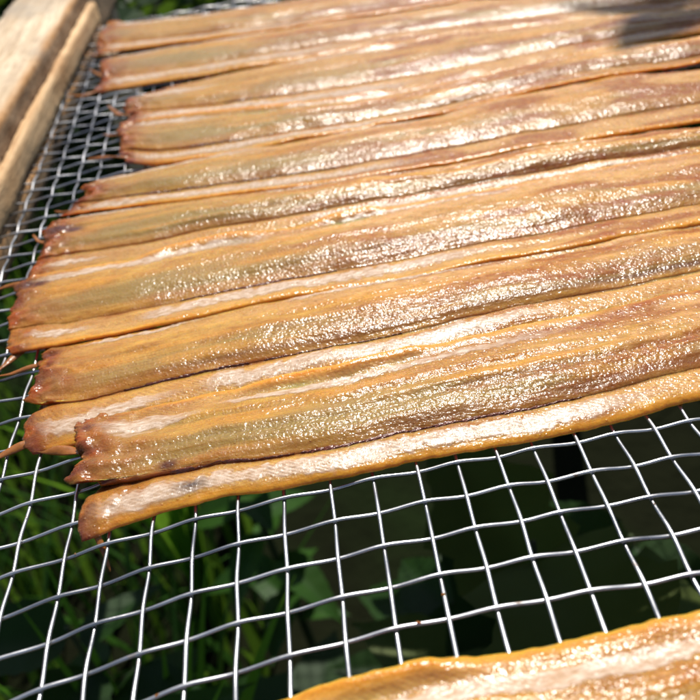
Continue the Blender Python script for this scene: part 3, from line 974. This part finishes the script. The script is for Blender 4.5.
def plant(name, x, y, h, nleaf, kind, mat, label, group, scale=1.0, seed=0, spread=.05):
    rnd = random.Random(seed)
    root = empty(name, (x, y, -0.02))
    tag(root, label, "plant", group)
    lean = (rnd.uniform(-.08, .08), rnd.uniform(-.08, .08))
    link("stem", stem_mesh([(0, 0, 0), (lean[0] * .4, lean[1] * .4, h * .5), (lean[0], lean[1], h)], .006, .002), STEM, root)
    key = (kind, mat.name)
    if key not in LMATS:
        me = LM[kind].copy()
        me.materials.clear()
        me.materials.append(mat)
        LMATS[key] = me
    for i in range(nleaf):
        f = .25 + .75 * (i + .5) / nleaf
        o = link("leaf", LMATS[key], None, root)
        a = i * 2.4 + rnd.uniform(-.4, .4)
        o.location = (lean[0] * f + .003 * math.cos(a), lean[1] * f + .003 * math.sin(a), h * f)
        o.rotation_euler = (rnd.uniform(-.3, .3), rnd.uniform(-.5, .35), a)
        s = scale * rnd.uniform(.7, 1.15)
        o.scale = (s, s, s)
    return root


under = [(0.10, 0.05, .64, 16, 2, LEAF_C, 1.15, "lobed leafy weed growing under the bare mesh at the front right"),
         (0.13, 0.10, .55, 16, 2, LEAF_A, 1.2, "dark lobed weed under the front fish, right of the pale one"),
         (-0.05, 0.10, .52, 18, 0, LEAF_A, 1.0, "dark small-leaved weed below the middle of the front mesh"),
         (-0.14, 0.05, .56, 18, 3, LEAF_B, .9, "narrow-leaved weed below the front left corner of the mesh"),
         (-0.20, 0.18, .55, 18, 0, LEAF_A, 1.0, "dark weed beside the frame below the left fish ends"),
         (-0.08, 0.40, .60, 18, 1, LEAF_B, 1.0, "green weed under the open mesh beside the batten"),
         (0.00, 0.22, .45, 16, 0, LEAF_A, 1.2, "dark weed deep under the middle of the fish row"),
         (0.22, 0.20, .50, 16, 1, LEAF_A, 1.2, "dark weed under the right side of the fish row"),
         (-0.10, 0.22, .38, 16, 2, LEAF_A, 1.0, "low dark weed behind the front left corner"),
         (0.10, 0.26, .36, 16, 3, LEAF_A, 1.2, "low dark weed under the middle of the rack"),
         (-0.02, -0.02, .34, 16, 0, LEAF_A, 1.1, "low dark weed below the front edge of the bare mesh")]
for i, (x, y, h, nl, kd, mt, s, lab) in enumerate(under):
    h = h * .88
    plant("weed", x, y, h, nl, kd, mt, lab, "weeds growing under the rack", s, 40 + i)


def grass(name, cx, cy, rx, ry, count, hmin, hmax, seed, label):
    rnd = np.random.RandomState(seed)
    V, Q = [], []
    for k in range(count):
        x, y = cx + rnd.uniform(-rx, rx), cy + rnd.uniform(-ry, ry)
        if -.14 < x < .6 and y < 1.15:        # no blades under the rack, so the darkened soil shows
            continue
        h = rnd.uniform(hmin, hmax)
        a = rnd.uniform(0, 6.28)
        lean = rnd.uniform(.1, .55) * h
        wdt = rnd.uniform(.003, .008)
        b = len(V)
        dx, dy = math.cos(a), math.sin(a)
        for i in range(5):
            f = i / 4
            px, py, pz = x + dx * lean * f * f, y + dy * lean * f * f, -.03 + h * f * (1 - .15 * f)
            ww = wdt * (1 - f ** 1.5) + .0002
            V.append((px - dy * ww, py + dx * ww, pz))
            V.append((px + dy * ww, py - dx * ww, pz))
        for i in range(4):
            Q.append([b + 2 * i, b + 2 * i + 1, b + 2 * i + 3, b + 2 * i + 2])
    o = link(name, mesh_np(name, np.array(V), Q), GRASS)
    tag(o, label, "grass", kind="stuff")


def tuft(x, y, n, seed, label):
    rnd = random.Random(seed)
    root = empty("grass_tuft", (x, y, -.03))
    tag(root, label, "grass tuft")
    for i in range(n):
        a = rnd.uniform(0, 6.28)
        L = rnd.uniform(.50, .64)
        ln = rnd.uniform(.04, .16)
        w_ = rnd.uniform(.006, .011)
        V, Q = [], []
        for j in range(13):
            f = j / 12
            cx, cy, cz = math.cos(a) * ln * f * f, math.sin(a) * ln * f * f, L * f * (1 - .12 * f * f)
            ww = w_ * (1 - f ** 2.2) * (.5 + .5 * min(1, f * 4)) + .0003
            tx, ty = -math.sin(a + f), math.cos(a + f)
            V += [(cx - tx * ww, cy - ty * ww, cz + ww * .3), (cx, cy, cz), (cx + tx * ww, cy + ty * ww, cz + ww * .3)]
            if j:
                b = 3 * j
                Q += [[b - 3, b - 2, b + 1, b], [b - 2, b - 1, b + 2, b + 1]]
        link("blade", mesh_np("blade", np.array(V), Q), BLADE, root)


BLADE = mat_leaf("fresh_grass_blade", (0.05, 0.17, 0.008), (0.12, 0.28, 0.02), 0.45)
tuft(-.19, .13, 16, 4, "tuft of bright green grass under the front left of the bare mesh")
tuft(-.16, .05, 7, 5, "small tuft of grass below the near left corner of the mesh")
tuft(-.21, .50, 14, 6, "tuft of green grass under the open mesh beside the batten")
grass("grass", 0.05, 0.75, 1.3, 1.2, 5200, .10, .38, 3, "long grass and weeds on the ground below and behind the rack")
# taller tufts whose blades show through the bare mesh at the front left


def bush(x, y, h, rad, seed, label, nl=900, mat=LEAF_A):
    rnd = np.random.RandomState(seed)
    root = empty("bush", (x, y, -0.03))
    tag(root, label, "bush", "bushes behind the rack")
    limbs = []
    for k in range(6):
        a = rnd.uniform(0, 6.28)
        e = (math.cos(a) * rad * .6, math.sin(a) * rad * .6, h * rnd.uniform(.6, .95))
        link("stem", stem_mesh([(0, 0, 0), (e[0] * .3, e[1] * .3, e[2] * .5), e], .012, .003), STEM, root)
        limbs.append(e)
    V, Q = [], []
    base = np.array([(0, 0, 0), (.33, .5, .12), (1, 0, -.05), (.33, -.5, .12)])
    cl = [np.array(limbs[rnd.randint(6)]) * rnd.uniform(.55, 1.05) + rnd.normal(0, rad * .18, 3) for _ in range(34)]
    for k in range(nl):
        c = cl[rnd.randint(len(cl))] + rnd.normal(0, rad * .16, 3)
        c[2] = abs(c[2])
        L = rnd.uniform(.05, .10)
        a, b2, t = rnd.uniform(0, 6.28), rnd.uniform(-.9, .5), rnd.uniform(-.6, .6)
        M = np.array(Matrix.Rotation(a, 3, 'Z') @ Matrix.Rotation(b2, 3, 'Y') @ Matrix.Rotation(t, 3, 'X'))
        p = (base * np.array([L, L * .55, L])) @ M.T + c
        i = len(V)
        V.extend(p.tolist())
        Q.append([i, i + 3, i + 2, i + 1])
    link("crown", mesh_np("crown", np.array(V), Q, False), mat, root)


bush(-.55, 1.75, .75, .42, 1, "dark green bush behind the rack beyond the end of the board", 1600)
bush(.15, 1.95, .70, .45, 2, "dark bush behind the back fish of the row", 1600)
bush(.85, 1.75, .80, .45, 3, "dark bush standing behind the right side of the rack", 1600)
bush(-1.2, 1.5, .85, .5, 4, "leafy bush left of the weathered board", 1400, LEAF_B)
bush(-.1, 3.1, 1.2, .8, 5, "tall bush farther behind the rack", 1800)
bush(1.3, 3.0, 1.3, .8, 6, "tall bush far behind on the right", 1800, LEAF_B)
bush(-1.7, 3.2, 1.3, .9, 7, "tall bush far behind on the left", 1800)


# ------------------------------------------------------------------ shrub beside the rack whose twig shades the tails at the back right
def shrub():
    rnd = random.Random(9)
    root = empty("shrub", (.86, 1.2, -.03))
    tag(root, "slender shrub beside the right rail, its twig leaning over the rack", "shrub")
    rel = lambda p: (p[0] - .86, p[1] - 1.2, p[2] + .03)
    aim = Vector((.280, .348, Z0 + .006)) + SUNV * 1.55      # where the twig has to hang to shade the tails
    tip = tuple(aim - Vector((.02, .01, 0)))
    mid = (tip[0] + .16, tip[1] + .03, tip[2] - .005)
    link("stem", stem_mesh([rel((.86, 1.2, -.03)), rel((.85, 1.19, .9)), rel((.83, 1.18, 1.7)), rel((.82, 1.17, 2.4))], .012, .004), STEM, root)
    link("twig", stem_mesh([rel((.832, 1.18, 1.65)), rel(mid), rel(tip)], .005, .0015), STEM, root)
    me = LM[0].copy()
    me.materials.clear()
    me.materials.append(LEAF_B)
    for i in range(8):
        f = i / 7
        o = link("leaf", me, None, root)
        o.location = rel(tuple(mid[c] + (tip[c] - mid[c]) * f for c in range(3)))
        o.rotation_euler = (rnd.uniform(-.2, .2) - .45, rnd.uniform(-.15, .15), math.pi + .25 + (.75 if i % 2 else -.35))
        sc_ = rnd.uniform(.8, 1.1)
        o.scale = (sc_, sc_, sc_)
    for i in range(40):
        o = link("leaf", me, None, root)
        z = rnd.uniform(.7, 2.4)
        o.location = rel((.84 + rnd.uniform(-.05, .10), 1.19 + rnd.uniform(-.06, .09), z))
        o.rotation_euler = (rnd.uniform(-.4, .4), rnd.uniform(-.5, .4), rnd.uniform(0, 6.28))
        o.scale = (1.1,) * 3


shrub()
